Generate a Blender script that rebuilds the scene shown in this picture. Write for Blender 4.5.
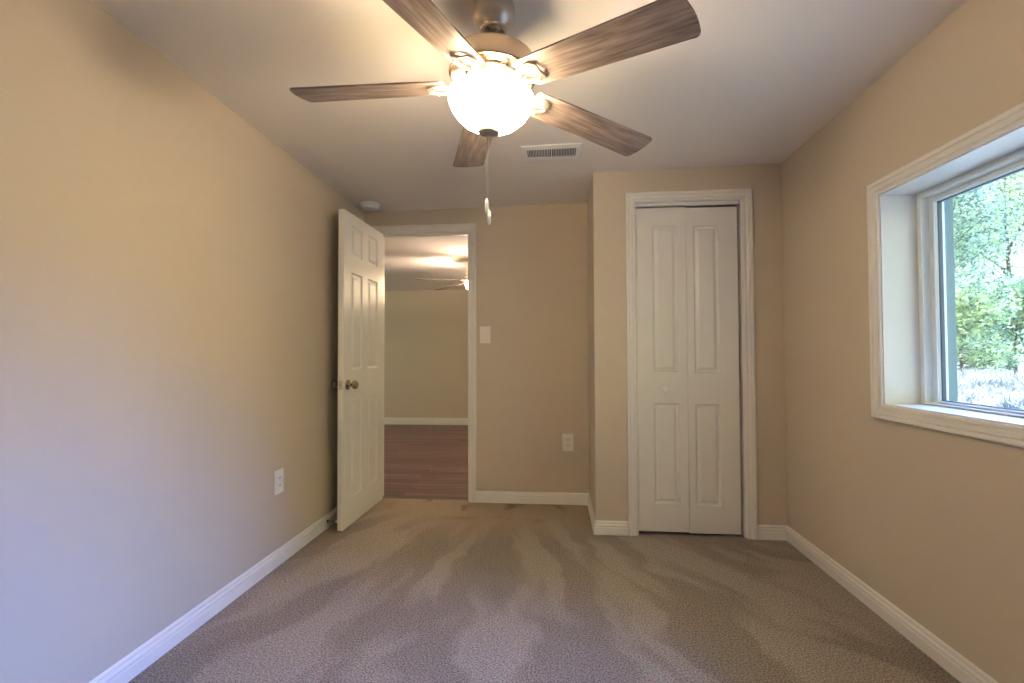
import bpy, bmesh, math, random
from mathutils import Vector, Matrix
random.seed(7)
PI = math.pi
S = bpy.context.scene
COL = S.collection
for o in list(bpy.data.objects):
    bpy.data.objects.remove(o)

# ---------------------------------------------------------------- camera
cam_d = bpy.data.cameras.new('camera')
cam = bpy.data.objects.new('camera', cam_d)
COL.objects.link(cam)
cam_d.sensor_fit = 'HORIZONTAL'
cam_d.sensor_width = 36.0
cam_d.lens = 482.8 * 36.0 / 1024.0
cam_d.clip_start = 0.02
cam_d.clip_end = 400
YAW, PITCH, ROLL = -0.0892, 0.0231, -0.0040
CAM = Vector((0, 0, 1.109))
fw = Vector((math.sin(YAW) * math.cos(PITCH), math.cos(YAW) * math.cos(PITCH), math.sin(PITCH)))
rt0 = Vector((math.cos(YAW), -math.sin(YAW), 0))
up0 = rt0.cross(fw)
rt = rt0 * math.cos(ROLL) - up0 * -math.sin(ROLL)
rt = (rt0 * math.cos(ROLL) + up0 * math.sin(ROLL))
up = rt.cross(fw)
M = Matrix((rt, up, -fw)).transposed().to_4x4()
M.translation = CAM
cam.matrix_world = M
S.camera = cam

# ---------------------------------------------------------------- world, sun, exposure
S.view_settings.view_transform = 'Standard'
S.view_settings.look = 'None'
S.view_settings.gamma = 1.0
S.view_settings.use_curve_mapping = False
S.view_settings.exposure = 0.94
w = bpy.data.worlds.new('sky')
S.world = w
w.use_nodes = True
nt = w.node_tree
bg = nt.nodes['Background']
bg.inputs[0].default_value = (0.88, 1.0, 0.86, 1)
bg.inputs[1].default_value = 1.9

def lamp(name, kind, loc, energy, color, **kw):
    d = bpy.data.lights.new(name, kind)
    d.energy = energy
    d.color = color
    for k, v in kw.items():
        setattr(d, k, v)
    o = bpy.data.objects.new(name, d)
    COL.objects.link(o)
    o.location = loc
    return o

# soft daylight: the bright hazy part of the sky over the trees, in front of the window
SKY_E = 14.5
sun = lamp('sun', 'SUN', (12, 3, 9), SKY_E, (0.11, 0.27, 1.0), angle=math.radians(50))
sun_from = Vector((math.cos(math.radians(14)) * math.cos(math.radians(28)), math.sin(math.radians(14)) * math.cos(math.radians(28)), math.sin(math.radians(28))))
sun.rotation_euler = (-sun_from).to_track_quat('-Z', 'Y').to_euler()

# ---------------------------------------------------------------- measures of the room
XL, XR = -1.460, 1.359
YB, YC, XC = 3.578, 3.007, 0.2416
YK = -1.10
def HZ(x, y):
    return 2.2223 + 0.01321 * x - 0.01758 * (y - 3)
T = 0.12

# ---------------------------------------------------------------- materials
def mat(name, color, rough=0.6, metal=0.0, bump=None, spec=0.5, var=None):
    m = bpy.data.materials.new(name)
    m.use_nodes = True
    n = m.node_tree.nodes
    l = m.node_tree.links
    b = n['Principled BSDF']
    b.inputs['Base Color'].default_value = (*color, 1)
    b.inputs['Roughness'].default_value = rough
    b.inputs['Metallic'].default_value = metal
    b.inputs['Specular IOR Level'].default_value = spec
    tc = n.new('ShaderNodeTexCoord')
    if var:
        sc, amt = var
        no = n.new('ShaderNodeTexNoise')
        no.inputs['Scale'].default_value = sc
        no.inputs['Detail'].default_value = 4
        l.new(tc.outputs['Object'], no.inputs['Vector'])
        r = n.new('ShaderNodeValToRGB')
        r.color_ramp.elements[0].position = 0.3
        r.color_ramp.elements[1].position = 0.7
        r.color_ramp.elements[0].color = (*[c * (1 - amt) for c in color], 1)
        r.color_ramp.elements[1].color = (*[min(1, c * (1 + amt)) for c in color], 1)
        l.new(no.outputs[0], r.inputs[0])
        l.new(r.outputs[0], b.inputs['Base Color'])
    if bump:
        sc, st, di = bump
        no = n.new('ShaderNodeTexNoise')
        no.inputs['Scale'].default_value = sc
        no.inputs['Detail'].default_value = 3
        l.new(tc.outputs['Object'], no.inputs['Vector'])
        bp = n.new('ShaderNodeBump')
        bp.inputs['Strength'].default_value = st
        bp.inputs['Distance'].default_value = di
        l.new(no.outputs[0], bp.inputs['Height'])
        l.new(bp.outputs[0], b.inputs['Normal'])
    return m

M_WALL = mat('beige_wall_paint', (0.62, 0.53, 0.405), 0.55, bump=(160, 0.12, 0.002), spec=0.35, var=(1.2, 0.02))
M_CEIL = mat('ceiling_paint', (0.84, 0.79, 0.72), 0.85, bump=(120, 0.15, 0.002), spec=0.2, var=(1.0, 0.015))
M_TRIM = mat('white_trim_paint', (0.82, 0.79, 0.72), 0.35, bump=(40, 0.04, 0.001))
M_DOOR = mat('door_paint', (0.80, 0.77, 0.69), 0.38, bump=(60, 0.05, 0.001))
M_VINYL = mat('window_vinyl', (0.80, 0.86, 0.84), 0.35)
M_PLASTIC = mat('white_plastic', (0.88, 0.87, 0.84), 0.4)
M_IVORY = mat('ivory_plastic', (0.86, 0.81, 0.73), 0.4)
M_GASKET = mat('grey_gasket', (0.10, 0.12, 0.125), 0.5)
M_DARK = mat('dark_slot', (0.03, 0.03, 0.03), 0.6)
M_NICKEL = mat('brushed_nickel', (0.54, 0.47, 0.39), 0.38, 0.65, bump=(90, 0.05, 0.0006))
M_HOUSING = mat('brushed_nickel_housing', (0.50, 0.40, 0.31), 0.2, 1.0)
M_NICKEL2 = mat('antique_nickel_knob', (0.34, 0.29, 0.22), 0.25, 1.0)
M_STEEL = mat('satin_steel', (0.55, 0.53, 0.5), 0.3, 1.0)
M_GREENTRIM = mat('grey_green_exterior_trim', (0.13, 0.20, 0.185), 0.7, bump=(50, 0.2, 0.002))
M_SIDING = mat('exterior_siding', (0.45, 0.42, 0.36), 0.8)
M_TRUNK = mat('bark', (0.10, 0.08, 0.06), 0.9, bump=(12, 0.6, 0.03), var=(6, 0.3))
M_GROUND = mat('dry_lawn', (0.55, 0.52, 0.40), 0.95, bump=(3, 0.5, 0.1), var=(1.5, 0.25))

def leaf_mat(name, col, trans):
    m = bpy.data.materials.new(name)
    m.use_nodes = True
    n, l = m.node_tree.nodes, m.node_tree.links
    out = n['Material Output']
    b = n['Principled BSDF']
    b.inputs['Roughness'].default_value = 0.5
    oi = n.new('ShaderNodeTexCoord')
    no = n.new('ShaderNodeTexNoise')
    no.inputs['Scale'].default_value = 4.0
    l.new(oi.outputs['Object'], no.inputs['Vector'])
    r = n.new('ShaderNodeValToRGB')
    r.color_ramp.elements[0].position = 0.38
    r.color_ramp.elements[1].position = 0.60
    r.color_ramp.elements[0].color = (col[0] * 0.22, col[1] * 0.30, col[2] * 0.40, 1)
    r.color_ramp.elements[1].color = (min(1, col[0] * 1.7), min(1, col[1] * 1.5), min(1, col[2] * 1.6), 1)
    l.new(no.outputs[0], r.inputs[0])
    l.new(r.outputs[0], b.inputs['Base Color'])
    tr = n.new('ShaderNodeBsdfTranslucent')
    l.new(r.outputs[0], tr.inputs[0])
    mx = n.new('ShaderNodeMixShader')
    mx.inputs[0].default_value = trans
    l.new(b.outputs[0], mx.inputs[1])
    l.new(tr.outputs[0], mx.inputs[2])
    l.new(mx.outputs[0], out.inputs[0])
    return m
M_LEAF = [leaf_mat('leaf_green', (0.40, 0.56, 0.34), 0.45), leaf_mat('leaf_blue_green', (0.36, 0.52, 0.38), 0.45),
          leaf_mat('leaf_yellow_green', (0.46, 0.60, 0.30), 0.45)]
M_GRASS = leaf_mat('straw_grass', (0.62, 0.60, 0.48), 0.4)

# glass: real pane, thin
M_GLASS = bpy.data.materials.new('window_glass')
M_GLASS.use_nodes = True
_n, _l = M_GLASS.node_tree.nodes, M_GLASS.node_tree.links
_tr = _n.new('ShaderNodeBsdfTransparent'); _tr.inputs[0].default_value = (0.94, 0.975, 0.96, 1)
_gl = _n.new('ShaderNodeBsdfGlossy'); _gl.inputs['Roughness'].default_value = 0.02
_lw = _n.new('ShaderNodeLayerWeight'); _lw.inputs[0].default_value = 0.5
_pw = _n.new('ShaderNodeMath'); _pw.operation = 'POWER'; _pw.inputs[1].default_value = 1.9
_l.new(_lw.outputs['Facing'], _pw.inputs[0])
_fr = _n.new('ShaderNodeMath'); _fr.operation = 'MULTIPLY_ADD'; _fr.inputs[1].default_value = 0.6; _fr.inputs[2].default_value = 0.04
_l.new(_pw.outputs[0], _fr.inputs[0])
_mx = _n.new('ShaderNodeMixShader')
_l.new(_fr.outputs[0], _mx.inputs[0]); _l.new(_tr.outputs[0], _mx.inputs[1]); _l.new(_gl.outputs[0], _mx.inputs[2])
_l.new(_mx.outputs[0], _n['Material Output'].inputs[0])

# lit frosted bowl
def glow_mat(name, col, strength):
    m = bpy.data.materials.new(name)
    m.use_nodes = True
    n, l = m.node_tree.nodes, m.node_tree.links
    tl = n.new('ShaderNodeBsdfTranslucent'); tl.inputs[0].default_value = (0.85, 0.8, 0.72, 1)
    df = n.new('ShaderNodeBsdfDiffuse'); df.inputs[0].default_value = (0.85, 0.82, 0.76, 1)
    mx = n.new('ShaderNodeMixShader'); mx.inputs[0].default_value = 0.5
    em = n.new('ShaderNodeEmission'); em.inputs[0].default_value = (*col, 1); em.inputs[1].default_value = strength
    ad = n.new('ShaderNodeAddShader')
    l.new(tl.outputs[0], mx.inputs[1]); l.new(df.outputs[0], mx.inputs[2])
    l.new(mx.outputs[0], ad.inputs[0]); l.new(em.outputs[0], ad.inputs[1])
    l.new(ad.outputs[0], n['Material Output'].inputs[0])
    return m
LAMP_COL = (1.0, 0.74, 0.60)
M_BOWL = glow_mat('frosted_lit_glass', (1.0, 0.845, 0.56), 17.0)
M_BULB = glow_mat('lit_bulb', (1.0, 0.85, 0.7), 30.0)

# wood blade with grain along the length (local x)
def wood_mat():
    m = bpy.data.materials.new('weathered_oak_blade')
    m.use_nodes = True
    n, l = m.node_tree.nodes, m.node_tree.links
    b = n['Principled BSDF']
    b.inputs['Roughness'].default_value = 0.42
    tc = n.new('ShaderNodeTexCoord')
    mp = n.new('ShaderNodeMapping'); mp.inputs['Scale'].default_value = (4.0, 60, 60)
    l.new(tc.outputs['Object'], mp.inputs[0])
    no = n.new('ShaderNodeTexNoise'); no.inputs['Scale'].default_value = 1.6; no.inputs['Detail'].default_value = 6
    no.inputs['Distortion'].default_value = 0.6
    l.new(mp.outputs[0], no.inputs['Vector'])
    mp2 = n.new('ShaderNodeMapping'); mp2.inputs['Scale'].default_value = (3.2, 26, 1)
    l.new(tc.outputs['Object'], mp2.inputs[0])
    wv = n.new('ShaderNodeTexNoise'); wv.inputs['Scale'].default_value = 1.0; wv.inputs['Detail'].default_value = 2
    wv.inputs['Distortion'].default_value = 1.5
    l.new(mp2.outputs[0], wv.inputs['Vector'])
    ad = n.new('ShaderNodeMath'); ad.operation = 'MULTIPLY_ADD'; ad.inputs[1].default_value = 0.5
    ml = n.new('ShaderNodeMath'); ml.operation = 'MULTIPLY'; ml.inputs[1].default_value = 0.5
    l.new(wv.outputs[0], ml.inputs[0])
    l.new(no.outputs[0], ad.inputs[0]); l.new(ml.outputs[0], ad.inputs[2])
    r = n.new('ShaderNodeValToRGB')
    e = r.color_ramp.elements
    e[0].position = 0.38; e[0].color = (0.155, 0.112, 0.092, 1)
    e[1].position = 0.62; e[1].color = (0.40, 0.31, 0.26, 1)
    x = e.new(0.5); x.color = (0.27, 0.205, 0.17, 1)
    l.new(ad.outputs[0], r.inputs[0])
    l.new(r.outputs[0], b.inputs['Base Color'])
    return m
M_BLADE = wood_mat()

def carpet_mat():
    m = bpy.data.materials.new('beige_carpet')
    m.use_nodes = True
    n, l = m.node_tree.nodes, m.node_tree.links
    b = n['Principled BSDF']
    b.inputs['Roughness'].default_value = 0.95
    b.inputs['Specular IOR Level'].default_value = 0.1
    tc = n.new('ShaderNodeTexCoord')
    P = tc.outputs['Object']
    def math_(op, a, c=None, d=None):
        k = n.new('ShaderNodeMath'); k.operation = op
        for i, v in enumerate((a, c, d)):
            if v is None: continue
            if isinstance(v, (int, float)): k.inputs[i].default_value = v
            else: l.new(v, k.inputs[i])
        return k.outputs[0]
    sp = n.new('ShaderNodeSeparateXYZ'); l.new(P, sp.inputs[0])
    # vacuum tracks fan out from the doorway
    nz = n.new('ShaderNodeTexNoise'); nz.inputs['Scale'].default_value = 2.2; nz.inputs['Detail'].default_value = 3
    l.new(P, nz.inputs['Vector'])
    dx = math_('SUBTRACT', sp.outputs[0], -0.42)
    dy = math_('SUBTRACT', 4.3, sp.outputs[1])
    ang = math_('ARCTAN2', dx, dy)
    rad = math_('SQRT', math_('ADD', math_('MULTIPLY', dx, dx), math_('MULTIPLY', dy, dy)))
    cb = n.new('ShaderNodeCombineXYZ')
    l.new(math_('MULTIPLY_ADD', nz.outputs[0], 1.1, math_('MULTIPLY', ang, 6.5)), cb.inputs[0])
    l.new(math_('MULTIPLY', rad, 0.75), cb.inputs[1])
    st = n.new('ShaderNodeTexNoise'); st.inputs['Scale'].default_value = 1.25; st.inputs['Detail'].default_value = 2.5
    st.inputs['Roughness'].default_value = 0.55
    l.new(cb.outputs[0], st.inputs['Vector'])
    sr = n.new('ShaderNodeValToRGB')
    sr.color_ramp.elements[0].position = 0.455; sr.color_ramp.elements[0].color = (0.77, 0.76, 0.75, 1)
    sr.color_ramp.elements[1].position = 0.545; sr.color_ramp.elements[1].color = (1.0, 1.0, 1.0, 1)
    l.new(st.outputs[0], sr.inputs[0])
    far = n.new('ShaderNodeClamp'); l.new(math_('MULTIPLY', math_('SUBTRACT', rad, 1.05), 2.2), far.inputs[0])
    sm = n.new('ShaderNodeMix'); sm.data_type = 'RGBA'; sm.inputs[6].default_value = (1.12, 1.0, 0.86, 1)  # warm tan by the doorway: partly worn pile, partly light put into the colour
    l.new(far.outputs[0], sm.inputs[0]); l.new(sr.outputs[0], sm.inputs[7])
    # yarn speckle
    f1 = n.new('ShaderNodeTexNoise'); f1.inputs['Scale'].default_value = 150; f1.inputs['Detail'].default_value = 4
    f1.inputs['Roughness'].default_value = 0.75
    l.new(P, f1.inputs['Vector'])
    fr = n.new('ShaderNodeValToRGB')
    fr.color_ramp.elements[0].position = 0.39; fr.color_ramp.elements[0].color = (0.175, 0.140, 0.112, 1)
    fr.color_ramp.elements[1].position = 0.61; fr.color_ramp.elements[1].color = (0.60, 0.52, 0.44, 1)
    l.new(f1.outputs[0], fr.inputs[0])
    mu = n.new('ShaderNodeMix'); mu.data_type = 'RGBA'; mu.blend_type = 'MULTIPLY'; mu.inputs[0].default_value = 1.0
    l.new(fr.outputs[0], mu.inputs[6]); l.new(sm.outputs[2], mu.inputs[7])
    # traffic soil near the doorway: small brown blotches
    sn = n.new('ShaderNodeTexNoise'); sn.inputs['Scale'].default_value = 7; sn.inputs['Detail'].default_value = 5
    l.new(P, sn.inputs['Vector'])
    near = math_('MULTIPLY', math_('SUBTRACT', 1.35, rad), 2.2)
    nearc = n.new('ShaderNodeClamp'); l.new(near, nearc.inputs[0])
    blot = n.new('ShaderNodeValToRGB')
    blot.color_ramp.elements[0].position = 0.55; blot.color_ramp.elements[0].color = (0, 0, 0, 1)
    blot.color_ramp.elements[1].position = 0.68; blot.color_ramp.elements[1].color = (1, 1, 1, 1)
    l.new(sn.outputs[0], blot.inputs[0])
    fac = math_('MULTIPLY', math_('MULTIPLY', blot.outputs[0], nearc.outputs[0]), 0.6)
    m2 = n.new('ShaderNodeMix'); m2.data_type = 'RGBA'
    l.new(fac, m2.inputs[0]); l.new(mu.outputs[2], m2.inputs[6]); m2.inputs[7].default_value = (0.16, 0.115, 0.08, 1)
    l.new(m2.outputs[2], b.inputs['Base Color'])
    bp = n.new('ShaderNodeBump'); bp.inputs['Strength'].default_value = 0.9; bp.inputs['Distance'].default_value = 0.006
    l.new(f1.outputs[0], bp.inputs['Height']); l.new(bp.outputs[0], b.inputs['Normal'])
    return m
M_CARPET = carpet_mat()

def laminate_mat():
    m = bpy.data.materials.new('dark_laminate_planks')
    m.use_nodes = True
    n, l = m.node_tree.nodes, m.node_tree.links
    b = n['Principled BSDF']; b.inputs['Roughness'].default_value = 0.38
    tc = n.new('ShaderNodeTexCoord')
    br = n.new('ShaderNodeTexBrick')
    br.inputs['Scale'].default_value = 1.0
    br.inputs['Brick Width'].default_value = 1.2; br.inputs['Row Height'].default_value = 0.095
    br.inputs['Mortar Size'].default_value = 0.003
    br.inputs['Color1'].default_value = (0.21, 0.115, 0.11, 1)
    br.inputs['Color2'].default_value = (0.105, 0.055, 0.053, 1)
    br.inputs['Mortar'].default_value = (0.035, 0.02, 0.018, 1)
    l.new(tc.outputs['Object'], br.inputs['Vector'])
    mp = n.new('ShaderNodeMapping'); mp.inputs['Scale'].default_value = (3, 60, 1)
    l.new(tc.outputs['Object'], mp.inputs[0])
    no = n.new('ShaderNodeTexNoise'); no.inputs['Scale'].default_value = 1; no.inputs['Detail'].default_value = 4
    l.new(mp.outputs[0], no.inputs['Vector'])
    r = n.new('ShaderNodeValToRGB')
    r.color_ramp.elements[0].position = 0.3; r.color_ramp.elements[0].color = (0.5, 0.5, 0.5, 1)
    r.color_ramp.elements[1].position = 0.7; r.color_ramp.elements[1].color = (1.4, 1.4, 1.4, 1)
    l.new(no.outputs[0], r.inputs[0])
    mu = n.new('ShaderNodeMix'); mu.data_type = 'RGBA'; mu.blend_type = 'MULTIPLY'; mu.inputs[0].default_value = 1.0
    l.new(br.outputs[0], mu.inputs[6]); l.new(r.outputs[0], mu.inputs[7])
    l.new(mu.outputs[2], b.inputs['Base Color'])
    return m
M_LAM = laminate_mat()

# ---------------------------------------------------------------- mesh helpers
def obj(name, bm, m, parent=None, smooth=False, bevel=None, loc=None, mtx=None, angle=40):
    bmesh.ops.recalc_face_normals(bm, faces=bm.faces[:])
    me = bpy.data.meshes.new(name)
    bm.to_mesh(me); bm.free()
    me.materials.append(m)
    o = bpy.data.objects.new(name, me)
    COL.objects.link(o)
    if parent: o.parent = parent
    if mtx is not None: o.matrix_basis = mtx
    elif loc is not None: o.location = loc
    if smooth:
        for p in me.polygons: p.use_smooth = True
        me.set_sharp_from_angle(angle=math.radians(angle))
    if bevel:
        md = o.modifiers.new('bevel', 'BEVEL'); md.width = bevel; md.segments = 2; md.limit_method = 'ANGLE'
        md.angle_limit = math.radians(40)
    return o

def box(bm, x0, x1, y0, y1, z0, z1, top=None):
    v = []
    for z in (z0, z1):
        for x, y in ((x0, y0), (x1, y0), (x1, y1), (x0, y1)):
            zz = top(x, y) if (top and z == z1) else z
            v.append(bm.verts.new((x, y, zz)))
    for f in ((0, 3, 2, 1), (4, 5, 6, 7), (0, 1, 5, 4), (1, 2, 6, 5), (2, 3, 7, 6), (3, 0, 4, 7)):
        bm.faces.new([v[i] for i in f])

def lathe(bm, prof, seg=48, mtx=None):
    rings = []
    for r, z in prof:
        if r < 1e-6:
            rings.append([bm.verts.new((0, 0, z))])
        else:
            rings.append([bm.verts.new((r * math.cos(2 * PI * i / seg), r * math.sin(2 * PI * i / seg), z)) for i in range(seg)])
    for a, b in zip(rings, rings[1:]):
        if len(a) == 1 and len(b) == 1: continue
        for i in range(seg):
            j = (i + 1) % seg
            if len(a) == 1: bm.faces.new((a[0], b[i], b[j]))
            elif len(b) == 1: bm.faces.new((a[i], a[j], b[0]))
            else: bm.faces.new((a[i], a[j], b[j], b[i]))
    if mtx is not None:
        vs = [v for r in rings for v in r]
        bmesh.ops.transform(bm, matrix=mtx, verts=vs)

def tube(bm, pts, rads, seg=10, cap=True):
    rings = []
    pts = [Vector(p) for p in pts]
    for i, p in enumerate(pts):
        d = (pts[min(i + 1, len(pts) - 1)] - pts[max(i - 1, 0)]).normalized()
        a = d.cross(Vector((0, 0, 1)))
        if a.length < 0.05: a = d.cross(Vector((0, 1, 0)))
        a.normalize(); c = d.cross(a)
        r = rads[i] if hasattr(rads, '__len__') else rads
        rings.append([bm.verts.new(p + (a * math.cos(2 * PI * k / seg) + c * math.sin(2 * PI * k / seg)) * r) for k in range(seg)])
    for a, b in zip(rings, rings[1:]):
        for i in range(seg):
            j = (i + 1) % seg
            bm.faces.new((a[i], a[j], b[j], b[i]))
    if cap:
        bm.faces.new(rings[0][::-1]); bm.faces.new(rings[-1])

def empty(name, loc=(0, 0, 0)):
    o = bpy.data.objects.new(name, None)
    o.empty_display_size = 0.1
    COL.objects.link(o); o.location = loc
    return o
def tag(o, label, cat, group=None, kind=None):
    o['label'] = label; o['category'] = cat
    if group: o['group'] = group
    if kind: o['kind'] = kind
    return o
def struct(o, label=None, cat=None):
    o['kind'] = 'structure'
    if label: o['label'] = label
    if cat: o['category'] = cat
    return o
def copy_tree(o, parent=None):
    c = o.copy(); COL.objects.link(c)
    if parent: c.parent = parent
    for ch in list(o.children): copy_tree(ch, c)
    return c

def rect_wall(bm, axis, a0, a1, t0, t1, z0, ztop, hole=None):
    """wall running along x ('x': a = x, t = y) or y ('y': a = y, t = x), with an optional hole (h0,h1,hz0,hz1)"""
    def bx(p0, p1, q0, q1, slope):
        if axis == 'x': box(bm, p0, p1, t0, t1, q0, q1, ztop if slope else None)
        else: box(bm, t0, t1, p0, p1, q0, q1, ztop if slope else None)
    if not hole:
        bx(a0, a1, z0, 3, True); return
    h0, h1, g0, g1 = hole
    bx(a0, h0, z0, 3, True); bx(h1, a1, z0, 3, True)
    bx(h0, h1, g1, 3, True)
    if g0 > z0: bx(h0, h1, z0, g0, False)

# profiles: (distance, thickness)
CAS = [(0, 0), (0, .007), (.003, .0095), (.012, .0100), (.015, .0075), (.018, .0120), (.034, .0140), (.037, .0110), (.040, .0165), (.050, .0175), (.055, .0150), (.0565, 0)]
CASW = .0565
BASE = [(.015, 0), (.015, .044), (.0125, .047), (.0125, .051), (.0145, .054), (.0135, .060), (.008, .066), (.0075, .070), (.0085, .073), (.006, .079), (.002, .083), (0, .083)]

def casing(bm, o, U, V, N, rect, sides, scale=1.0, legz=0.0, prof=CAS):
    """mitred casing round rect (u0,u1,v0,v1) in plane o + uU + vV, out along N; sides 4 (frame) or 3 (open foot)"""
    u0, u1, v0, v1 = rect
    U, V, N, o = Vector(U), Vector(V), Vector(N), Vector(o)
    def P(u, v, t): return o + U * u + V * v + N * t
    loops = []
    for d, t in prof:
        d *= scale
        if sides == 4: c = [(u0 - d, v0 - d), (u0 - d, v1 + d), (u1 + d, v1 + d), (u1 + d, v0 - d)]
        else: c = [(u0 - d, v0), (u0 - d, v1 + d), (u1 + d, v1 + d), (u1 + d, v0)]
        loops.append([bm.verts.new(P(u, v, t)) for u, v in c])
    n = 4 if sides == 4 else 3
    for a, b in zip(loops, loops[1:]):
        for i in range(n):
            j = (i + 1) % 4
            bm.faces.new((a[i], a[j], b[j], b[i]))
    for i in range(n):
        j = (i + 1) % 4
        bm.faces.new((loops[-1][i], loops[-1][j], loops[0][j], loops[0][i]))
    if sides == 3:
        for k in (0, 3): bm.faces.new([q[k] for q in loops])

def baseboard(name, p0, p1, nrm, k0=0, k1=0, prof=BASE, mt=None):
    bm = bmesh.new()
    p0, p1, nrm = Vector((*p0, 0)), Vector((*p1, 0)), Vector((*nrm, 0))
    d = (p1 - p0).normalized()
    A, B = [], []
    pr = [(0, 0)] + prof
    for t, z in pr:
        A.append(bm.verts.new(p0 + nrm * t + d * (k0 * t) + Vector((0, 0, z))))
        B.append(bm.verts.new(p1 + nrm * t - d * (k1 * t) + Vector((0, 0, z))))
    n = len(pr)
    for i in range(n):
        j = (i + 1) % n
        bm.faces.new((A[i], A[j], B[j], B[i]))
    bm.faces.new(A[::-1]); bm.faces.new(B)
    return struct(obj(name, bm, mt or M_TRIM))

def panel_leaf(bm, W, Hh, Tk, panels):
    """moulded panel leaf: x 0..W, z 0..Hh, y -Tk/2..Tk/2; panels = [(x0,x1,z0,z1)]"""
    xs = sorted({0, W, *[p[0] for p in panels], *[p[1] for p in panels]})
    zs = sorted({0, Hh, *[p[2] for p in panels], *[p[3] for p in panels]})
    for s in (-1, 1):
        y0 = s * Tk / 2
        cache = {}
        def V(x, z, dep=0.0):
            k = (round(x, 5), round(z, 5), round(dep, 5))
            if k not in cache: cache[k] = bm.verts.new((x, y0 - s * dep, z))
            return cache[k]
        for i in range(len(xs) - 1):
            for j in range(len(zs) - 1):
                a, b, c, d = xs[i], xs[i + 1], zs[j], zs[j + 1]
                cx, cz = (a + b) / 2, (c + d) / 2
                inp = [p for p in panels if p[0] < cx < p[1] and p[2] < cz < p[3]]
                if not inp:
                    bm.faces.new((V(a, c), V(b, c), V(b, d), V(a, d)))
        for (a, b, c, d) in panels:
            # split the outline at grid lines lying inside the panel
            steps = [(0, 0), (.004, .006), (.009, .0095), (.015, .0095), (.031, .002), (.034, .0012)]
            def loop(q):
                i_, dp = q
                return [V(a + i_, c + i_, dp), V(b - i_, c + i_, dp), V(b - i_, d - i_, dp), V(a + i_, d - i_, dp)]
            L = [loop(q) for q in steps]
            for p, q in zip(L, L[1:]):
                for k in range(4):
                    kk = (k + 1) % 4
                    bm.faces.new((p[k], p[kk], q[kk], q[k]))
            bm.faces.new(L[-1])
    h = Tk / 2
    for f in (((0, -h, 0), (0, h, 0), (0, h, Hh), (0, -h, Hh)), ((W, -h, 0), (W, h, 0), (W, h, Hh), (W, -h, Hh)),
              ((0, -h, 0), (W, -h, 0), (W, h, 0), (0, h, 0)), ((0, -h, Hh), (W, -h, Hh), (W, h, Hh), (0, h, Hh))):
        bm.faces.new([bm.verts.new(v) for v in f])
    bmesh.ops.remove_doubles(bm, verts=bm.verts[:], dist=1e-5)

# ================================================================ ROOM SHELL
CT = lambda x, y: HZ(x, y) + 0.03
# carpet
bm = bmesh.new(); box(bm, XL - T, XR + .2, YK - T, YB + .04, -0.10, 0.0)
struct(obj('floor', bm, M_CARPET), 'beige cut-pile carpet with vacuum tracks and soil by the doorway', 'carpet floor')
# hall floor
HY, HX0, HX1, HH = 7.36, -4.3, 1.9, 2.085
bm = bmesh.new(); box(bm, HX0 - T, HX1 + T, YB + .04, HY + T, -0.10, -0.004)
struct(obj('floor_hall', bm, M_LAM), 'dark reddish laminate plank floor beyond the doorway', 'laminate floor')
bm = bmesh.new()
x0, x1, y0, y1 = XL - T, XR + .22, YK - T, YB + T
lo = [bm.verts.new((x, y, HZ(x, y))) for x, y in ((x0, y0), (x1, y0), (x1, y1), (x0, y1))]
hi = [bm.verts.new((x, y, 2.55)) for x, y in ((x0, y0), (x1, y0), (x1, y1), (x0, y1))]
bm.faces.new(lo[::-1]); bm.faces.new(hi)
for i in range(4): bm.faces.new((lo[i], lo[(i + 1) % 4], hi[(i + 1) % 4], hi[i]))
struct(obj('ceiling', bm, M_CEIL))
bm = bmesh.new(); box(bm, HX0 - T, HX1 + T, YB + T, HY + T, HH, 2.55)
struct(obj('ceiling_hall', bm, M_CEIL))

bm = bmesh.new(); rect_wall(bm, 'y', YK - T, YB + T, XL - T, XL, -.1, CT)
struct(obj('wall_left', bm, M_WALL))
bm = bmesh.new(); rect_wall(bm, 'x', XL, XR, YK - T, YK, -.1, CT)
struct(obj('wall_back', bm, M_WALL))
# window opening
WY1, WZ0, WZ1 = 2.148, 0.880, 1.772
WY0 = 0.60
XO = 1.575
bm = bmesh.new(); rect_wall(bm, 'y', YK - T, YB + T, XR, XO, -.1, CT, (WY0, WY1, WZ0, WZ1))
struct(obj('wall_right', bm, M_WALL))
# entry wall and its doorway
EX0, EX1, EZ = -1.340, -0.650, 2.021
bm = bmesh.new(); rect_wall(bm, 'x', XL, XR, YB, YB + T, -.1, CT, (EX0 - .02, EX1 + .02, -.1, EZ + .02))
struct(obj('wall_front', bm, M_WALL))
# closet
BX0, BX1, BZ = .497, 1.119, 2.030
bm = bmesh.new(); rect_wall(bm, 'x', XC, XR, YC, YC + .10, -.1, CT, (BX0 - .018, BX1 + .018, -.1, BZ + .018))
struct(obj('wall_closet', bm, M_WALL))
bm = bmesh.new(); rect_wall(bm, 'y', YC + .10, YB, XC, XC + .10, -.1, CT)
struct(obj('wall_closet_side', bm, M_WALL))
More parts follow.
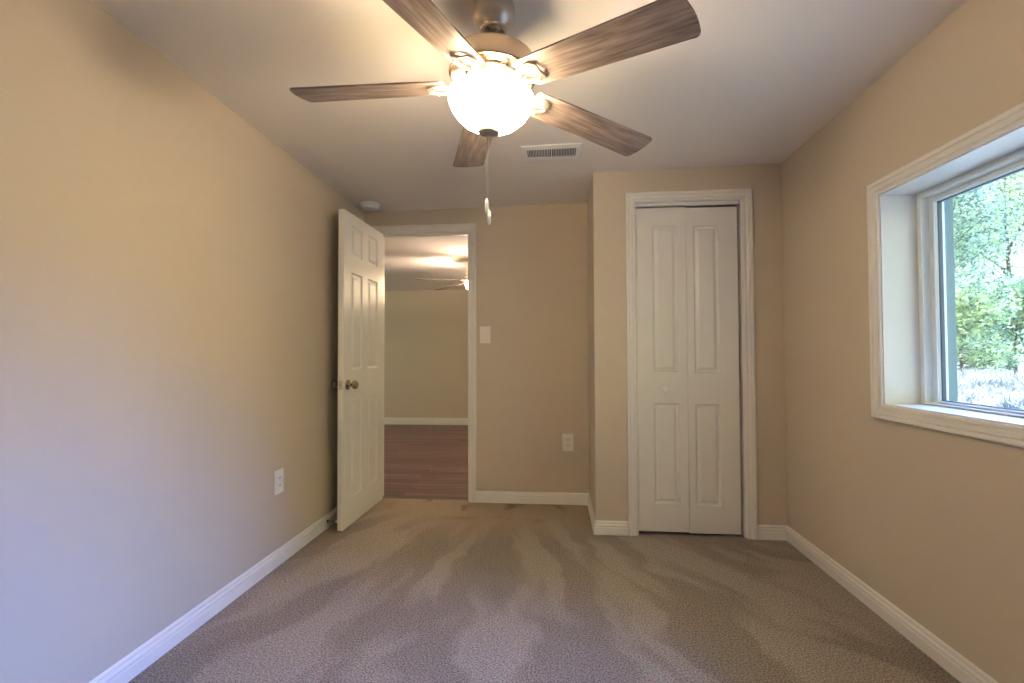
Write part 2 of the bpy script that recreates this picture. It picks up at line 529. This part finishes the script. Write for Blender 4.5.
# hall walls
bm = bmesh.new(); rect_wall(bm, 'x', HX0 - T, HX1 + T, HY, HY + T, -.1, lambda x, y: HH + .03)
struct(obj('wall_hall_far', bm, M_WALL))
bm = bmesh.new(); rect_wall(bm, 'y', YB + T, HY, HX1, HX1 + T, -.1, lambda x, y: HH + .03)
struct(obj('wall_hall_right', bm, M_WALL))
bm = bmesh.new(); rect_wall(bm, 'y', YB, HY, HX0 - T, HX0, -.1, lambda x, y: HH + .03, (4.6, 6.4, .8, 1.75))  # unseen window opening, added to let bluish daylight into the hall
struct(obj('wall_hall_left', bm, M_WALL))
bm = bmesh.new()
box(bm, HX0, XL - T, YB, YB + T, -.1, HH + .03)
struct(obj('wall_hall_near', bm, M_WALL))
bm = bmesh.new(); box(bm, XR + .216, HX1, YB, YB + T, -.1, HH + .03)
struct(obj('wall_hall_near_right', bm, M_WALL))

# baseboards
baseboard('baseboard_left', (XL, YK), (XL, YB), (1, 0), 1, 1)
baseboard('baseboard_front_left', (XL, YB), (EX0 - CASW - .004, YB), (0, -1), 1, 0)
baseboard('baseboard_front', (EX1 + CASW + .004, YB), (XC, YB), (0, -1), 0, 1)
baseboard('baseboard_closet_side', (XC, YB), (XC, YC), (-1, 0), 1, -1)
baseboard('baseboard_closet_left', (XC, YC), (BX0 - CASW - .004, YC), (0, -1), -1, 0)
baseboard('baseboard_closet_right', (BX1 + CASW + .004, YC), (XR, YC), (0, -1), 0, 1)
baseboard('baseboard_right', (XR, YC), (XR, YK), (-1, 0), 1, 1)
baseboard('baseboard_back', (XR, YK), (XL, YK), (0, 1), 1, 1)
baseboard('baseboard_hall_far', (HX0, HY), (HX1, HY), (0, -1), 1, 1, prof=[(t, z * 1.28) for t, z in BASE])

# ---------------- entry door frame (trim_1): jamb boards, stops, casing
fr = struct(empty('trim_1', (EX0, YB, 0)), 'white painted frame and casing of the open hall doorway', 'door frame')
def rel(o, base): # shift mesh so that it sits under an empty at base
    o.data.transform(Matrix.Translation(-Vector(base)))
bm = bmesh.new()
box(bm, EX0 - .02, EX0, YB, YB + T, 0, EZ + .02)
box(bm, EX1, EX1 + .02, YB, YB + T, 0, EZ + .02)
box(bm, EX0, EX1, YB, YB + T, EZ, EZ + .02)
o = obj('jamb', bm, M_TRIM, fr, bevel=.001); rel(o, (EX0, YB, 0))
bm = bmesh.new()
box(bm, EX0, EX0 + .010, YB + .042, YB + .075, 0, EZ)
box(bm, EX1 - .010, EX1, YB + .042, YB + .075, 0, EZ)
box(bm, EX0 + .010, EX1 - .010, YB + .042, YB + .075, EZ - .010, EZ)
o = obj('door_stop_strip', bm, M_TRIM, fr, bevel=.001); rel(o, (EX0, YB, 0))
bm = bmesh.new()
casing(bm, (0, YB, 0), (1, 0, 0), (0, 0, 1), (0, -1, 0), (EX0 - .005, EX1 + .005, 0, EZ + .005), 3)
o = obj('casing', bm, M_TRIM, fr); rel(o, (EX0, YB, 0))
bm = bmesh.new()
casing(bm, (0, YB + T, 0), (1, 0, 0), (0, 0, 1), (0, 1, 0), (EX0 - .005, EX1 + .005, 0, EZ + .005), 3)
o = obj('casing', bm, M_TRIM, fr); rel(o, (EX0, YB, 0))
bm = bmesh.new()
box(bm, EX1 - .0015, EX1 + .0005, YB + .004, YB + .034, .905, .965)
o = obj('strike_plate', bm, M_STEEL, fr); rel(o, (EX0, YB, 0)); o['label'] = 'metal strike plate'

# ---------------- entry door leaf (door_1), open against the left wall
DW, DH, DT = .664, 2.008, .035
ang = math.atan2(2.914 - (YB - .004), -1.3345 - (EX0 + .0175))
hinge = Vector((EX0 + .0175, YB - .006, .009))
dmx = Matrix.Translation(hinge) @ Matrix.Rotation(ang, 4, 'Z')
d1 = empty('door_1'); d1.matrix_basis = dmx
struct(d1, 'white six-panel door standing open beside the left wall', 'door')
bm = bmesh.new()
cols = [(.112, .280), (.382, .550)]
rows = [(.175, .805), (.995, 1.625), (1.735, 1.935)]
panel_leaf(bm, DW, DH, DT, [(a, b, c, d) for a, b in cols for c, d in rows])
obj('leaf', bm, M_DOOR, d1)
# knobs (local y = normal of leaf)
def knob_bm(side):
    b_ = bmesh.new()
    prof = [(0, 0), (.033, 0), (.033, .003), (.029, .008), (.014, .010), (.011, .014), (.0105, .026), (.014, .032), (.024, .038), (.0285, .047),
            (.0275, .056), (.021, .063), (.010, .0665), (0, .067)]
    rot = Matrix.Rotation(-PI / 2 if side > 0 else PI / 2, 4, 'X')
    lathe(b_, prof, 32, Matrix.Translation((DW - .060, side * DT / 2, .900)) @ rot)
    return b_
for s in (1, -1):
    k = obj('knob', knob_bm(s), M_NICKEL2, d1, smooth=True); k['label'] = 'antique nickel round knob'
bm = bmesh.new()
box(bm, DW - .0005, DW + .002, -.0125, .0125, .872, .929)
lp = obj('latch_plate', bm, M_STEEL, d1, bevel=.0008)
bm = bmesh.new()
box(bm, DW + .001, DW + .010, -.006, .006, .892, .909)
obj('latch_bolt', bm, M_STEEL, lp, bevel=.002)

# ---------------- closet bifold (trim_2, door_2)
fr = struct(empty('trim_2', (BX0, YC, 0)), 'white painted casing and jamb round the closet doors', 'door frame')
base = (BX0, YC, 0)
bm = bmesh.new()
box(bm, BX0 - .018, BX0, YC, YC + .10, 0, BZ + .018)
box(bm, BX1, BX1 + .018, YC, YC + .10, 0, BZ + .018)
box(bm, BX0, BX1, YC, YC + .10, BZ, BZ + .018)
o = obj('jamb', bm, M_TRIM, fr, bevel=.001); rel(o, base)
bm = bmesh.new()
casing(bm, (0, YC, 0), (1, 0, 0), (0, 0, 1), (0, -1, 0), (BX0 - .004, BX1 + .010, 0, BZ + .004), 3)
o = obj('casing', bm, M_TRIM, fr); rel(o, base)
LY = YC + .030      # leaf centre plane
d2 = struct(empty('door_2', (BX0, LY, 0)), 'white two-leaf folding closet door in the far right wall', 'closet door')
bm = bmesh.new()
for yy in (LY - .012, LY + .010): box(bm, BX0 + .003, BX1 - .003, yy, yy + .002, BZ - .020, BZ)
box(bm, BX0 + .003, BX1 - .003, LY - .012, LY + .012, BZ - .002, BZ)
o = obj('track', bm, M_PLASTIC, d2); rel(o, (BX0, LY, 0))
LW = .3015
def bif(x, p, rz, z0):
    bm = bmesh.new()
    panel_leaf(bm, LW, 1.975, .030, [(p[0], p[1], .165, .775), (p[0], p[1], .965, 1.862)])
    mtx = Matrix.Translation((x - BX0, 0, z0)) @ Matrix.Rotation(rz, 4, 'Z')
    return obj('leaf', bm, M_DOOR, d2, mtx=mtx)
l1 = bif(.4985, (.100, .248), -0.008, .022)
l2 = bif(.8025, (.041, .189), 0.006, .016)
bm = bmesh.new()
lathe(bm, [(0, 0), (.012, 0), (.0095, .006), (.010, .013), (.018, .019), (.0205, .027), (.018, .034), (.009, .038), (0, .0385)], 28,
      Matrix.Translation((.165, -.015, .865)) @ Matrix.Rotation(PI / 2, 4, 'X'))
k = obj('knob', bm, M_PLASTIC, l1, smooth=True); k['label'] = 'white round wooden knob'

# ---------------- window_1
base = (XR, WY1, WZ0)
W = struct(empty('window_1', base), 'white framed window deep in the right wall, trees outside', 'window')
bm = bmesh.new()
JT = .012
box(bm, XR, 1.500, WY0, WY1, WZ0 - .0, WZ0 + JT)      # sill board
o = obj('window_sill', bm, M_TRIM, W, bevel=.001); rel(o, base)
bm = bmesh.new()
box(bm, XR, 1.500, WY0, WY1, WZ1 - JT, WZ1)
box(bm, XR, 1.500, WY1 - JT, WY1, WZ0 + JT, WZ1 - JT)
box(bm, XR, 1.500, WY0, WY0 + JT, WZ0 + JT, WZ1 - JT)
o = obj('jamb_extension', bm, M_TRIM, W, bevel=.001); rel(o, base)
bm = bmesh.new()
casing(bm, (XR, 0, 0), (0, 1, 0), (0, 0, 1), (-1, 0, 0), (WY0 + .006, WY1 - .006, WZ0 + .006, WZ1 - .006), 4, 1.04)
o = obj('casing', bm, M_TRIM, W); rel(o, base)
def ring(bm, xa, xb, y0, y1, z0, z1, ws, wt, wb):
    box(bm, xa, xb, y0, y1, z0, z0 + wb); box(bm, xa, xb, y0, y1, z1 - wt, z1)
    box(bm, xa, xb, y0, y0 + ws, z0 + wb, z1 - wt); box(bm, xa, xb, y1 - ws, y1, z0 + wb, z1 - wt)
# fixed frame: broad face with a raised lip, then a step to the sash
y0, y1, z0, z1 = WY0, WY1, WZ0, WZ1
bm = bmesh.new(); ring(bm, 1.500, 1.560, y0, y1, z0, z1, .046, .040, .020)
ring(bm, 1.492, 1.501, y0 + .040, y1 - .040, z0 + .016, z1 - .034, .006, .006, .005)
o = obj('window_frame', bm, M_VINYL, W, bevel=.0015); rel(o, base)
bm = bmesh.new(); ring(bm, 1.522, 1.556, y0 + .046, y1 - .046, z0 + .020, z1 - .040, .034, .024, .010)
ring(bm, 1.516, 1.523, y0 + .072, y1 - .072, z0 + .024, z1 - .056, .006, .006, .004)
sash = obj('sash', bm, M_VINYL, W, bevel=.0015); rel(sash, base)
bm = bmesh.new(); ring(bm, 1.530, 1.545, y0 + .080, y1 - .080, z0 + .030, z1 - .064, .003, .003, .003)
o = obj('gasket', bm, M_GASKET, sash); rel(o, base)
bm = bmesh.new(); box(bm, 1.536, 1.540, y0 + .078, y1 - .078, z0 + .028, z1 - .062)
o = obj('pane', bm, M_GLASS, sash); rel(o, base)
bm = bmesh.new()
ring(bm, 1.560, 1.600, y0 - .02, y1 + .02, z0 - .03, z1 + .03, .086, .060, .040)
o = obj('exterior_trim', bm, M_GREENTRIM, W, bevel=.002); rel(o, base); o['label'] = 'grey-green outside trim'

# ================================================================ SMALL FITTINGS
def outlet_bm(kind):
    bm = bmesh.new(); box(bm, -.035, .035, -.005, 0, -.0575, .0575)
    plate = bm
    b2 = bmesh.new()
    if kind == 'outlet':
        for s in (-1, 1):
            m_ = Matrix.Translation((0, -.005, s * .0195)) @ Matrix.Rotation(PI / 2, 4, 'X')
            lathe(b2, [(0, 0), (.0165, 0), (.0165, .002), (.015, .003), (0, .003)], 24, m_)
    elif kind == 'blank':
        box(b2, -.0165, .0165, -.0075, -.005, -.033, .033)
    else:
        box(b2, -.005, .005, -.0065, -.005, -.012, .012)
        v = len(b2.verts)
        box(b2, -.004, .004, -.015, -.006, -.001, .009)
    b3 = bmesh.new()
    if kind == 'outlet':
        for s in (-1, 1):
            for xx in (-.0065, .0045):
                box(b3, xx, xx + .002, -.0088, -.0075, s * .0195 - .004, s * .0195 + .005)
            box(b3, -.002, .002, -.0088, -.0075, s * .0195 - .0105, s * .0195 - .0075)
    elif kind == 'blank':
        for s in (-1, 1):
            for xx in (-.0065, .0045):
                box(b3, xx, xx + .002, -.0082, -.0074, s * .017 - .004, s * .017 + .005)
    b4 = bmesh.new()
    for z in ((0,) if kind == 'outlet' else (.030, -.030) if kind == 'switch' else (.0475, -.0475)):
        lathe(b4, [(0, .001), (.003, .001), (.003, 0)], 12, Matrix.Translation((0, -.005, z)) @ Matrix.Rotation(PI / 2, 4, 'X'))
    return plate, b2, b3, b4
def split_islands(nm, b_, mm, par):
    seen = set()
    b_.faces.ensure_lookup_table(); b_.verts.ensure_lookup_table()
    groups = []
    for v in b_.verts:
        if v in seen: continue
        st, comp = [v], set()
        while st:
            q = st.pop()
            if q in comp: continue
            comp.add(q); st += [e.other_vert(q) for e in q.link_edges]
        seen |= comp; groups.append(comp)
    for g in groups:
        nb = bmesh.new(); mp = {v: nb.verts.new(v.co) for v in g}
        for f in b_.faces:
            if f.verts[0] in g: nb.faces.new([mp[v] for v in f.verts])
        obj(nm, nb, mm, par)
    b_.free()
def wallplate(name, kind, loc, rz, m, label, cat, group=None):
    r = empty(name, loc); r.rotation_euler.z = rz; r.scale = (1.15, 1, 1.1)
    tag(r, label, cat, group)
    p, f, s, c = outlet_bm(kind)
    obj('cover_plate', p, m, r, bevel=.002)
    fo = obj('toggle' if kind == 'switch' else 'receptacle', f, m, r, bevel=.0008)
    for nm, b_, mm, par in (('slot', s, M_DARK, fo), ('screw', c, m, r)):
        split_islands(nm, b_, mm, par)
    return r
wallplate('power_outlet', 'blank', (XL, 2.447, .434), PI / 2, M_PLASTIC, 'white electrical outlet low on the left wall', 'outlet')
wallplate('power_outlet', 'outlet', (.088, YB, .450), 0, M_IVORY, 'ivory electrical outlet low on the wall between doorway and closet', 'outlet')
wallplate('light_switch', 'switch', (-.521, YB, 1.243), 0, M_IVORY, 'ivory light switch with toggle beside the doorway casing', 'light switch')

# spring door stop on the left baseboard
ds = tag(empty('door_stop', (XL + .013, 2.972, .045)), 'small spring door stop screwed to the left baseboard', 'door stop')
bm = bmesh.new(); lathe(bm, [(0, 0), (.011, 0), (.011, .003), (.006, .007), (0, .007)], 20, Matrix.Rotation(PI / 2, 4, 'Y'))
obj('base', bm, M_NICKEL2, ds, smooth=True)
bm = bmesh.new()
pts = [(.006 + .050 * i / 130, .0055 * math.cos(i * .6), .0055 * math.sin(i * .6)) for i in range(131)]
tube(bm, pts, .0011, 6)
obj('spring', bm, M_STEEL, ds, smooth=True)
bm = bmesh.new(); lathe(bm, [(0, .055), (.0075, .055), (.0085, .060), (.0075, .068), (0, .070)], 20, Matrix.Rotation(PI / 2, 4, 'Y'))
obj('rubber_tip', bm, M_PLASTIC, ds, smooth=True)

# smoke detector
sx, sy = -1.342, 3.395
sd = tag(empty('smoke_detector', (sx, sy, HZ(sx, sy))), 'round white smoke detector on the ceiling above the open door', 'smoke detector')
bm = bmesh.new(); lathe(bm, [(0, 0), (.070, 0), (.070, -.009), (.066, -.012), (0, -.012)], 40)
obj('mounting_base', bm, M_PLASTIC, sd, smooth=True)
bm = bmesh.new(); lathe(bm, [(.060, -.011), (.062, -.018), (.060, -.019), (.060, -.022), (.063, -.023), (.058, -.034), (.045, -.039), (.030, -.039), (.028, -.037), (0, -.037)], 40)
obj('cover', bm, M_PLASTIC, sd, smooth=True)
bm = bmesh.new(); lathe(bm, [(0, -.040), (.008, -.040), (.009, -.037)], 16)
obj('test_button', bm, M_IVORY, sd, smooth=True)

# ceiling air register
vx, vy, vw, vd = -.014, 2.680, .335, .192
slope_x, slope_y = .01321, -.01758
vz = HZ(vx, vy)
vm = Matrix.Translation((vx, vy, vz)) @ Matrix((Vector((1, 0, slope_x)).normalized(), Vector((0, 1, slope_y)).normalized(), Vector((-slope_x, -slope_y, 1)).normalized())).transposed().to_4x4()
av = empty('air_vent'); av.matrix_basis = vm
tag(av, 'white metal air register with thin louvres in the ceiling', 'air vent')
bm = bmesh.new()
def bev_ring(bm, hw, hd, iw, idp, h):
    L = []
    for a, b, z in ((hw, hd, 0), (hw - .002, hd - .002, -.004), (iw + .012, idp + .012, -h), (iw, idp, -h), (iw, idp, 0)):
        L.append([bm.verts.new((sx_ * a, sy_ * b, z)) for sx_, sy_ in ((-1, -1), (1, -1), (1, 1), (-1, 1))])
    for p, q in zip(L, L[1:]):
        for k in range(4): bm.faces.new((p[k], p[(k + 1) % 4], q[(k + 1) % 4], q[k]))
bev_ring(bm, vw / 2, vd / 2, .134, .052, .007)
obj('frame', bm, M_PLASTIC, av)
bm = bmesh.new(); box(bm, -.136, .136, -.054, .054, -.0012, -.0002)
obj('duct_opening', bm, M_DARK, av)
bm = bmesh.new(); box(bm, -.004, .004, -.052, .052, -.0075, -.0013)
obj('centre_bar', bm, M_PLASTIC, av)
for bank in (-1, 1):
    for k in range(14):
        bm = bmesh.new()
        box(bm, -.0006, .0006, -.052, .052, -.0045, .0045)
        obj('louvre', bm, M_PLASTIC, av, mtx=Matrix.Translation((bank * (.0095 + .0088 * k + .003), 0, -.0058 )) @ Matrix.Rotation(bank * .62, 4, 'Y'))

# ================================================================ CEILING FAN
TILT = Vector((.0685, -.0209, 1)).normalized()
PHI, PITCHB, DROOP = 3.1226, -.1831, .0568
def fan(name, loc, ax, phi, ceil_z, label, bright, cord=True):
    c = Vector(loc)
    ax = ax.normalized()
    root = tag(empty(name, c), label, 'ceiling fan')
    Zq = Vector((0, 0, 1)).rotation_difference(ax).to_matrix().to_4x4()
    def part(nm, prof, m, parent=root, seg=64, angle=35):
        b_ = bmesh.new(); lathe(b_, prof, seg)
        return obj(nm, b_, m, parent, smooth=True, mtx=Zq if parent is root else None, angle=angle)
    # canopy hangs plumb on the ceiling; the ball lets the rod lean
    ball = ax * .212
    ch = ceil_z - c.z
    b_ = bmesh.new()
    lathe(b_, [(0, ch), (.066, ch), (.068, ch - .004), (.068, ch - .046), (.065, ch - .056), (.052, ch - .074), (.044, ch - .081), (.0435, ch - .089),
               (.038, ch - .091), (.031, ch - .086), (.028, ch - .076), (.024, ch - .066)], 48)
    cn = obj('canopy', b_, M_NICKEL, root, smooth=True, loc=(ball.x - .007, ball.y, 0))
    part('downrod', [(.0128, .10), (.0128, .232)], M_NICKEL)
    b_ = bmesh.new(); lathe(b_, [(0, .236), (.012, .234), (.021, .224), (.0245, .212), (.021, .200), (.0128, .192)], 32)
    obj('hanger_ball', b_, M_NICKEL, root, smooth=True, mtx=Zq)
    part('motor_housing', [(.0128, .124), (.028, .122), (.034, .108), (.120, .104), (.131, .102), (.1335, .099), (.1345, .094), (.1425, .048), (.1435, .042),
                           (.1415, .036), (.136, .035), (.128, .039), (.098, .047), (.088, .047), (.084, .040), (0, .040)], M_HOUSING)
    part('flywheel', [(0, .041), (.080, .041), (.083, .034), (.083, .026), (.078, .020), (.055, .019), (.052, .012), (0, .012)], M_NICKEL)
    part('light_fitter', [(0, .014), (.050, .014), (.066, .008), (.074, -.002), (.0755, -.014), (.074, -.020), (.066, -.020), (.062, -.016), (0, -.016)], M_NICKEL)
    gl = part('glass_bowl', [(.0750, -.019), (.086, -.021), (.110, -.0235), (.127, -.028), (.1365, -.036), (.1385, -.044), (.1365, -.056), (.128, -.074), (.113, -.093), (.090, -.113), (.062, -.128),
                        (.034, -.1365), (.010, -.139), (.010, -.1355), (.034, -.133), (.060, -.124), (.087, -.109), (.109, -.090), (.124, -.072),
                        (.132, -.055), (.134, -.044), (.132, -.038), (.124, -.032), (.110, -.0275), (.086, -.025), (.0752, -.024)] if False else
             [(.1395, -.026), (.1415, -.032), (.1385, -.046), (.133, -.062), (.122, -.082), (.106, -.100), (.085, -.117), (.060, -.130),
              (.034, -.1375), (.010, -.140), (.010, -.1365), (.034, -.134), (.058, -.1265), (.082, -.114), (.1025, -.0975), (.118, -.080),
              (.129, -.061), (.1345, -.046), (.1370, -.034), (.1365, -.027), (.1395, -.026)], M_BOWL, angle=60)
    part('finial', [(0, -.1385), (.034, -.1385), (.036, -.1415), (.034, -.146), (.022, -.151), (.010, -.153), (.007, -.157), (0, -.159)], M_NICKEL)
    # blades
    for k in range(5):
        a = phi + k * 2 * PI / 5
        u = Vector((math.cos(a), math.sin(a), 0)); u = (u - ax * u.dot(ax)).normalized()
        v = ax.cross(u)
        X = (u - ax * DROOP).normalized()
        Y = (v * math.cos(PITCHB) + ax * math.sin(PITCHB)); Y = (Y - X * X.dot(Y)).normalized()
        Zb = X.cross(Y)
        mt = Matrix((X, Y, Zb)).transposed().to_4x4(); mt.translation = ax * (.2 * DROOP)
        if k == 0:
            bm = bmesh.new()
            # outline
            pts = []
            def arc(cx, cy, r, a0, a1, n=7):
                for i in range(n): 
                    t = a0 + (a1 - a0) * i / (n - 1); pts.append((cx + r * math.cos(t), cy + r * math.sin(t)))
            arc(.165, -.044, .014, PI, 1.45 * PI); 
            for i in range(1, 9): pts.append((.175 + .058 * i, -(.0610 + .0095 * (i / 8.) )))
            arc(.648, -.0535, .018, -.5 * PI, -.08 * PI)
            for i in range(1, 8):
                t = -1 + 2 * i / 8.; pts.append((.667 + .006 * (1 - t * t), t * .05))
            arc(.648, .0535, .018, .08 * PI, .5 * PI)
            for i in range(8, 0, -1): pts.append((.175 + .058 * i, (.0610 + .0095 * (i / 8.))))
            arc(.165, .044, .014, .55 * PI, PI)
            f = bm.faces.new([bm.verts.new((x, y, -.003)) for x, y in pts])
            r_ = bmesh.ops.extrude_face_region(bm, geom=[f])
            bmesh.ops.translate(bm, vec=(0, 0, .006), verts=[g for g in r_['geom'] if isinstance(g, bmesh.types.BMVert)])
            bl = obj('blade', bm, M_BLADE, root, mtx=mt, bevel=.0012); blade_me = bl
            # arm: spoon-shaped bracket under the blade root, with a crescent opening, rising to the flywheel
            bm = bmesh.new()
            N = 13
            for sgn in (-1, 1):
                row = []
                for i in range(N):
                    t = i / (N - 1)
                    x = .075 + .135 * t
                    outer = .017 + .026 * math.sin(min(1, t * 1.15) * PI * .5) ** 2 * (1 if t < .8 else math.cos((t - .8) / .2 * PI / 2) * .55 + .45)
                    inner = 0 if t < .42 else .021 * math.sin((t - .42) / .58 * PI) ** .6 if t < .99 else 0
                    z = -.007 + .032 * (1 - min(1, t / .45)) ** 2
                    th = .0055
                    row.append([bm.verts.new((x, sgn * inner, z)), bm.verts.new((x, sgn * outer, z + .001)), bm.verts.new((x, sgn * outer, z - th + .002)), bm.verts.new((x, sgn * inner, z - th - .002))])
                for p, q in zip(row, row[1:]):
                    for j in range(4):
                        jj = (j + 1) % 4
                        try: bm.faces.new((p[j], p[jj], q[jj], q[j]))
                        except ValueError: pass
                bm.faces.new(row[0]); bm.faces.new(row[-1])
            # rounded medallion nose
            bmesh.ops.remove_doubles(bm, verts=bm.verts[:], dist=1e-5)
            arm = obj('blade_arm', bm, M_NICKEL, root, smooth=True, mtx=mt, angle=50); arm_me = arm
            scr = []
            for xx, yy in ((.186, .030), (.186, -.030), (.150, 0)):
                b_ = bmesh.new(); lathe(b_, [(0, -.0165), (.0035, -.016), (.0045, -.0135), (.0045, -.011)], 12, Matrix.Translation((xx, yy, 0)))
                scr.append(obj('screw', b_, M_NICKEL, arm, smooth=True))
        else:
            bl = blade_me.copy(); COL.objects.link(bl); bl.parent = root; bl.matrix_basis = mt
            ar = arm_me.copy(); COL.objects.link(ar); ar.parent = root; ar.matrix_basis = mt
            for s_ in scr:
                q = s_.copy(); COL.objects.link(q); q.parent = ar
    # pull chains
    end = Zq @ Vector((0, 0, -.152))
    if cord:
        for dx_, zb_ in ((-.0075, 1.613), (.0005, 1.574)):
            ln_ = (c.z + end.z) - zb_
            b_ = bmesh.new()
            tube(b_, [(0, 0, 0), (0, 0, -ln_)], .0004, 6)
            nb = int(ln_ / .0042)
            for i in range(nb):
                m_ = Matrix.Translation((0, 0, -.0042 * i - .002))
                bmesh.ops.create_icosphere(b_, subdivisions=1, radius=.0007, matrix=m_)
            chn = obj('pull_chain', b_, M_NICKEL, root, loc=(end.x + dx_, end.y, end.z))
            b_ = bmesh.new()
            lathe(b_, [(0, 0), (.003, -.001), (.0055, -.008), (.0068, -.022), (.0062, -.038), (.004, -.044), (.0035, -.047), (0, -.048)], 20, Matrix.Translation((0, 0, -ln_)))
            obj('pull_knob', b_, M_PLASTIC, chn, smooth=True)
    # the lamp's own light
    for s in (-1, 1):
        p = c + (Zq @ Vector((s * .056, -.012, -.040)))
        lp_ = lamp('fan_light', 'POINT', p - c, bright, LAMP_COL, shadow_soft_size=.030)
        lp_.parent = root
    return root
fan('ceiling_fan', (-.2019, 1.5475, 1.9716), TILT, PHI, HZ(-.19, 1.54), 'large nickel ceiling fan with five wood-grain blades and lit bowl above the carpet', 5.5)
fan('ceiling_fan', (-.80, 5.02, 1.865), Vector((0, 0, 1)), math.radians(142), HH, 'ceiling fan with lit bowl glimpsed through the doorway, beyond the hall opening', 38.0, False)

# ================================================================ OUTSIDE
GZ = .40
bm = bmesh.new(); box(bm, XO + .03, 90, -60, 90, GZ - .3, GZ)
struct(obj('ground', bm, M_GROUND), 'pale dry lawn outside the window', 'lawn')
rng = random.Random(11)
def tree(name, x, y, h, cr, z0, n, mi, label, group, trunk_r=.09, ls=.062):
    root = tag(empty(name, (x, y, GZ)), label, 'tree' if h > 3.5 else 'shrub', group)
    bm = bmesh.new()
    tips = []
    tube(bm, [(0, 0, -.05), (rng.uniform(-.1, .1), rng.uniform(-.1, .1), h * .35), (rng.uniform(-.2, .2), rng.uniform(-.2, .2), h * .7), (0, 0, h * .92)],
         [trunk_r, trunk_r * .8, trunk_r * .45, .02], 8)
    nb = 16
    for i in range(nb):
        a = 2 * PI * i / nb * 2.4 + rng.uniform(-.3, .3)
        t = rng.uniform(.0, 1)
        zb = z0 + (h * .85 - z0) * t
        rr = cr * (1 - .55 * t) * rng.uniform(.6, 1)
        tip = Vector((math.cos(a) * rr, math.sin(a) * rr, zb + rr * .3))
        tube(bm, [(0, 0, zb * .8), tip * .5 + Vector((0, 0, zb * .42)), tip], [trunk_r * .35, trunk_r * .2, .01], 5)
        tips.append((tip, cr * .42))
        tips.append((tip * .6 + Vector((0, 0, zb * .4)), cr * .4))
    tips.append((Vector((0, 0, h * .92)), cr * .4))
    obj('trunk', bm, M_TRUNK, root)
    verts, faces = [], []
    for i in range(n):
        c_, r_ = tips[rng.randrange(len(tips))]
        d = Vector((rng.gauss(0, 1), rng.gauss(0, 1), rng.gauss(0, .75)))
        d.normalize()
        p = c_ + d * r_ * (rng.random() ** .4)
        if p.z < .05: p.z = .05 + rng.random() * .2
        s = ls * rng.uniform(.6, 1.3)
        a = Vector((rng.gauss(0, 1), rng.gauss(0, 1), rng.gauss(0, .7))).normalized()
        b = a.cross(Vector((rng.gauss(0, 1), rng.gauss(0, 1), rng.gauss(0, 1)))).normalized()
        k = len(verts)
        verts += [p - a * s, p + b * s * .42 , p + a * s, p - b * s * .42]
        faces.append((k, k + 1, k + 2, k + 3))
    me = bpy.data.meshes.new('foliage'); me.from_pydata(verts, [], faces); me.materials.append(M_LEAF[mi])
    o = bpy.data.objects.new('foliage', me); COL.objects.link(o); o.parent = root
    return root
TREES = [
    ('leafy_tree', 12.4, 16.6, 6.8, 2.5, .8, 26000, 0, 'mid green leafy tree at the left of the view through the window'),
    ('leafy_tree', 18.3, 21.2, 10.0, 3.3, 1.0, 32000, 2, 'tall yellow-green tree rising at the right edge of the window view'),
    ('leafy_tree', 17.6, 29.0, 11.0, 3.4, 1.2, 26000, 1, 'far blue-green tree standing between and behind the two nearer trees'),
]
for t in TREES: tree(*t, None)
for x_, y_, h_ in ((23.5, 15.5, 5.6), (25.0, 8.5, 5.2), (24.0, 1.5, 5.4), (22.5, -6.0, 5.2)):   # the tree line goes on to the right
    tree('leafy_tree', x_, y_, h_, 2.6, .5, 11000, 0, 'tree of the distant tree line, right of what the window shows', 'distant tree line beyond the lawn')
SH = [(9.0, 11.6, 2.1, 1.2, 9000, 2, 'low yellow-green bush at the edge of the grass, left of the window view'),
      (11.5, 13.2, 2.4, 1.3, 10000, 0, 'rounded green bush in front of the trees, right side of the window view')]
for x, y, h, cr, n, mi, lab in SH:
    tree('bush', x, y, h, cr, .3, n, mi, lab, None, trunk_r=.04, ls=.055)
# tall grass: one uncountable growth
verts, faces = [], []
for i in range(15000):
    x = rng.uniform(5.0, 8.3); y = x * rng.uniform(.1, 1.5)
    hgt = rng.uniform(.16, .42) * (1 if x > 7 else .55); wd = rng.uniform(.008, .018); a = rng.uniform(0, PI)
    lx, ly = rng.gauss(0, .12), rng.gauss(0, .12)
    k = len(verts)
    c_, s_ = math.cos(a) * wd, math.sin(a) * wd
    verts += [(x - c_, y - s_, GZ), (x + c_, y + s_, GZ), (x + c_ * .7 + lx * .5, y + s_ * .7 + ly * .5, GZ + hgt * .6), (x - c_ * .7 + lx * .5, y - s_ * .7 + ly * .5, GZ + hgt * .6), (x + lx, y + ly, GZ + hgt)]
    faces += [(k, k + 1, k + 2, k + 3), (k + 3, k + 2, k + 4)]
me = bpy.data.meshes.new('tall_grass'); me.from_pydata(verts, [], faces); me.materials.append(M_GRASS)
o = bpy.data.objects.new('tall_grass', me); COL.objects.link(o)
tag(o, 'tall pale straw-coloured grass growing in front of the bushes outside', 'grass', kind='stuff')
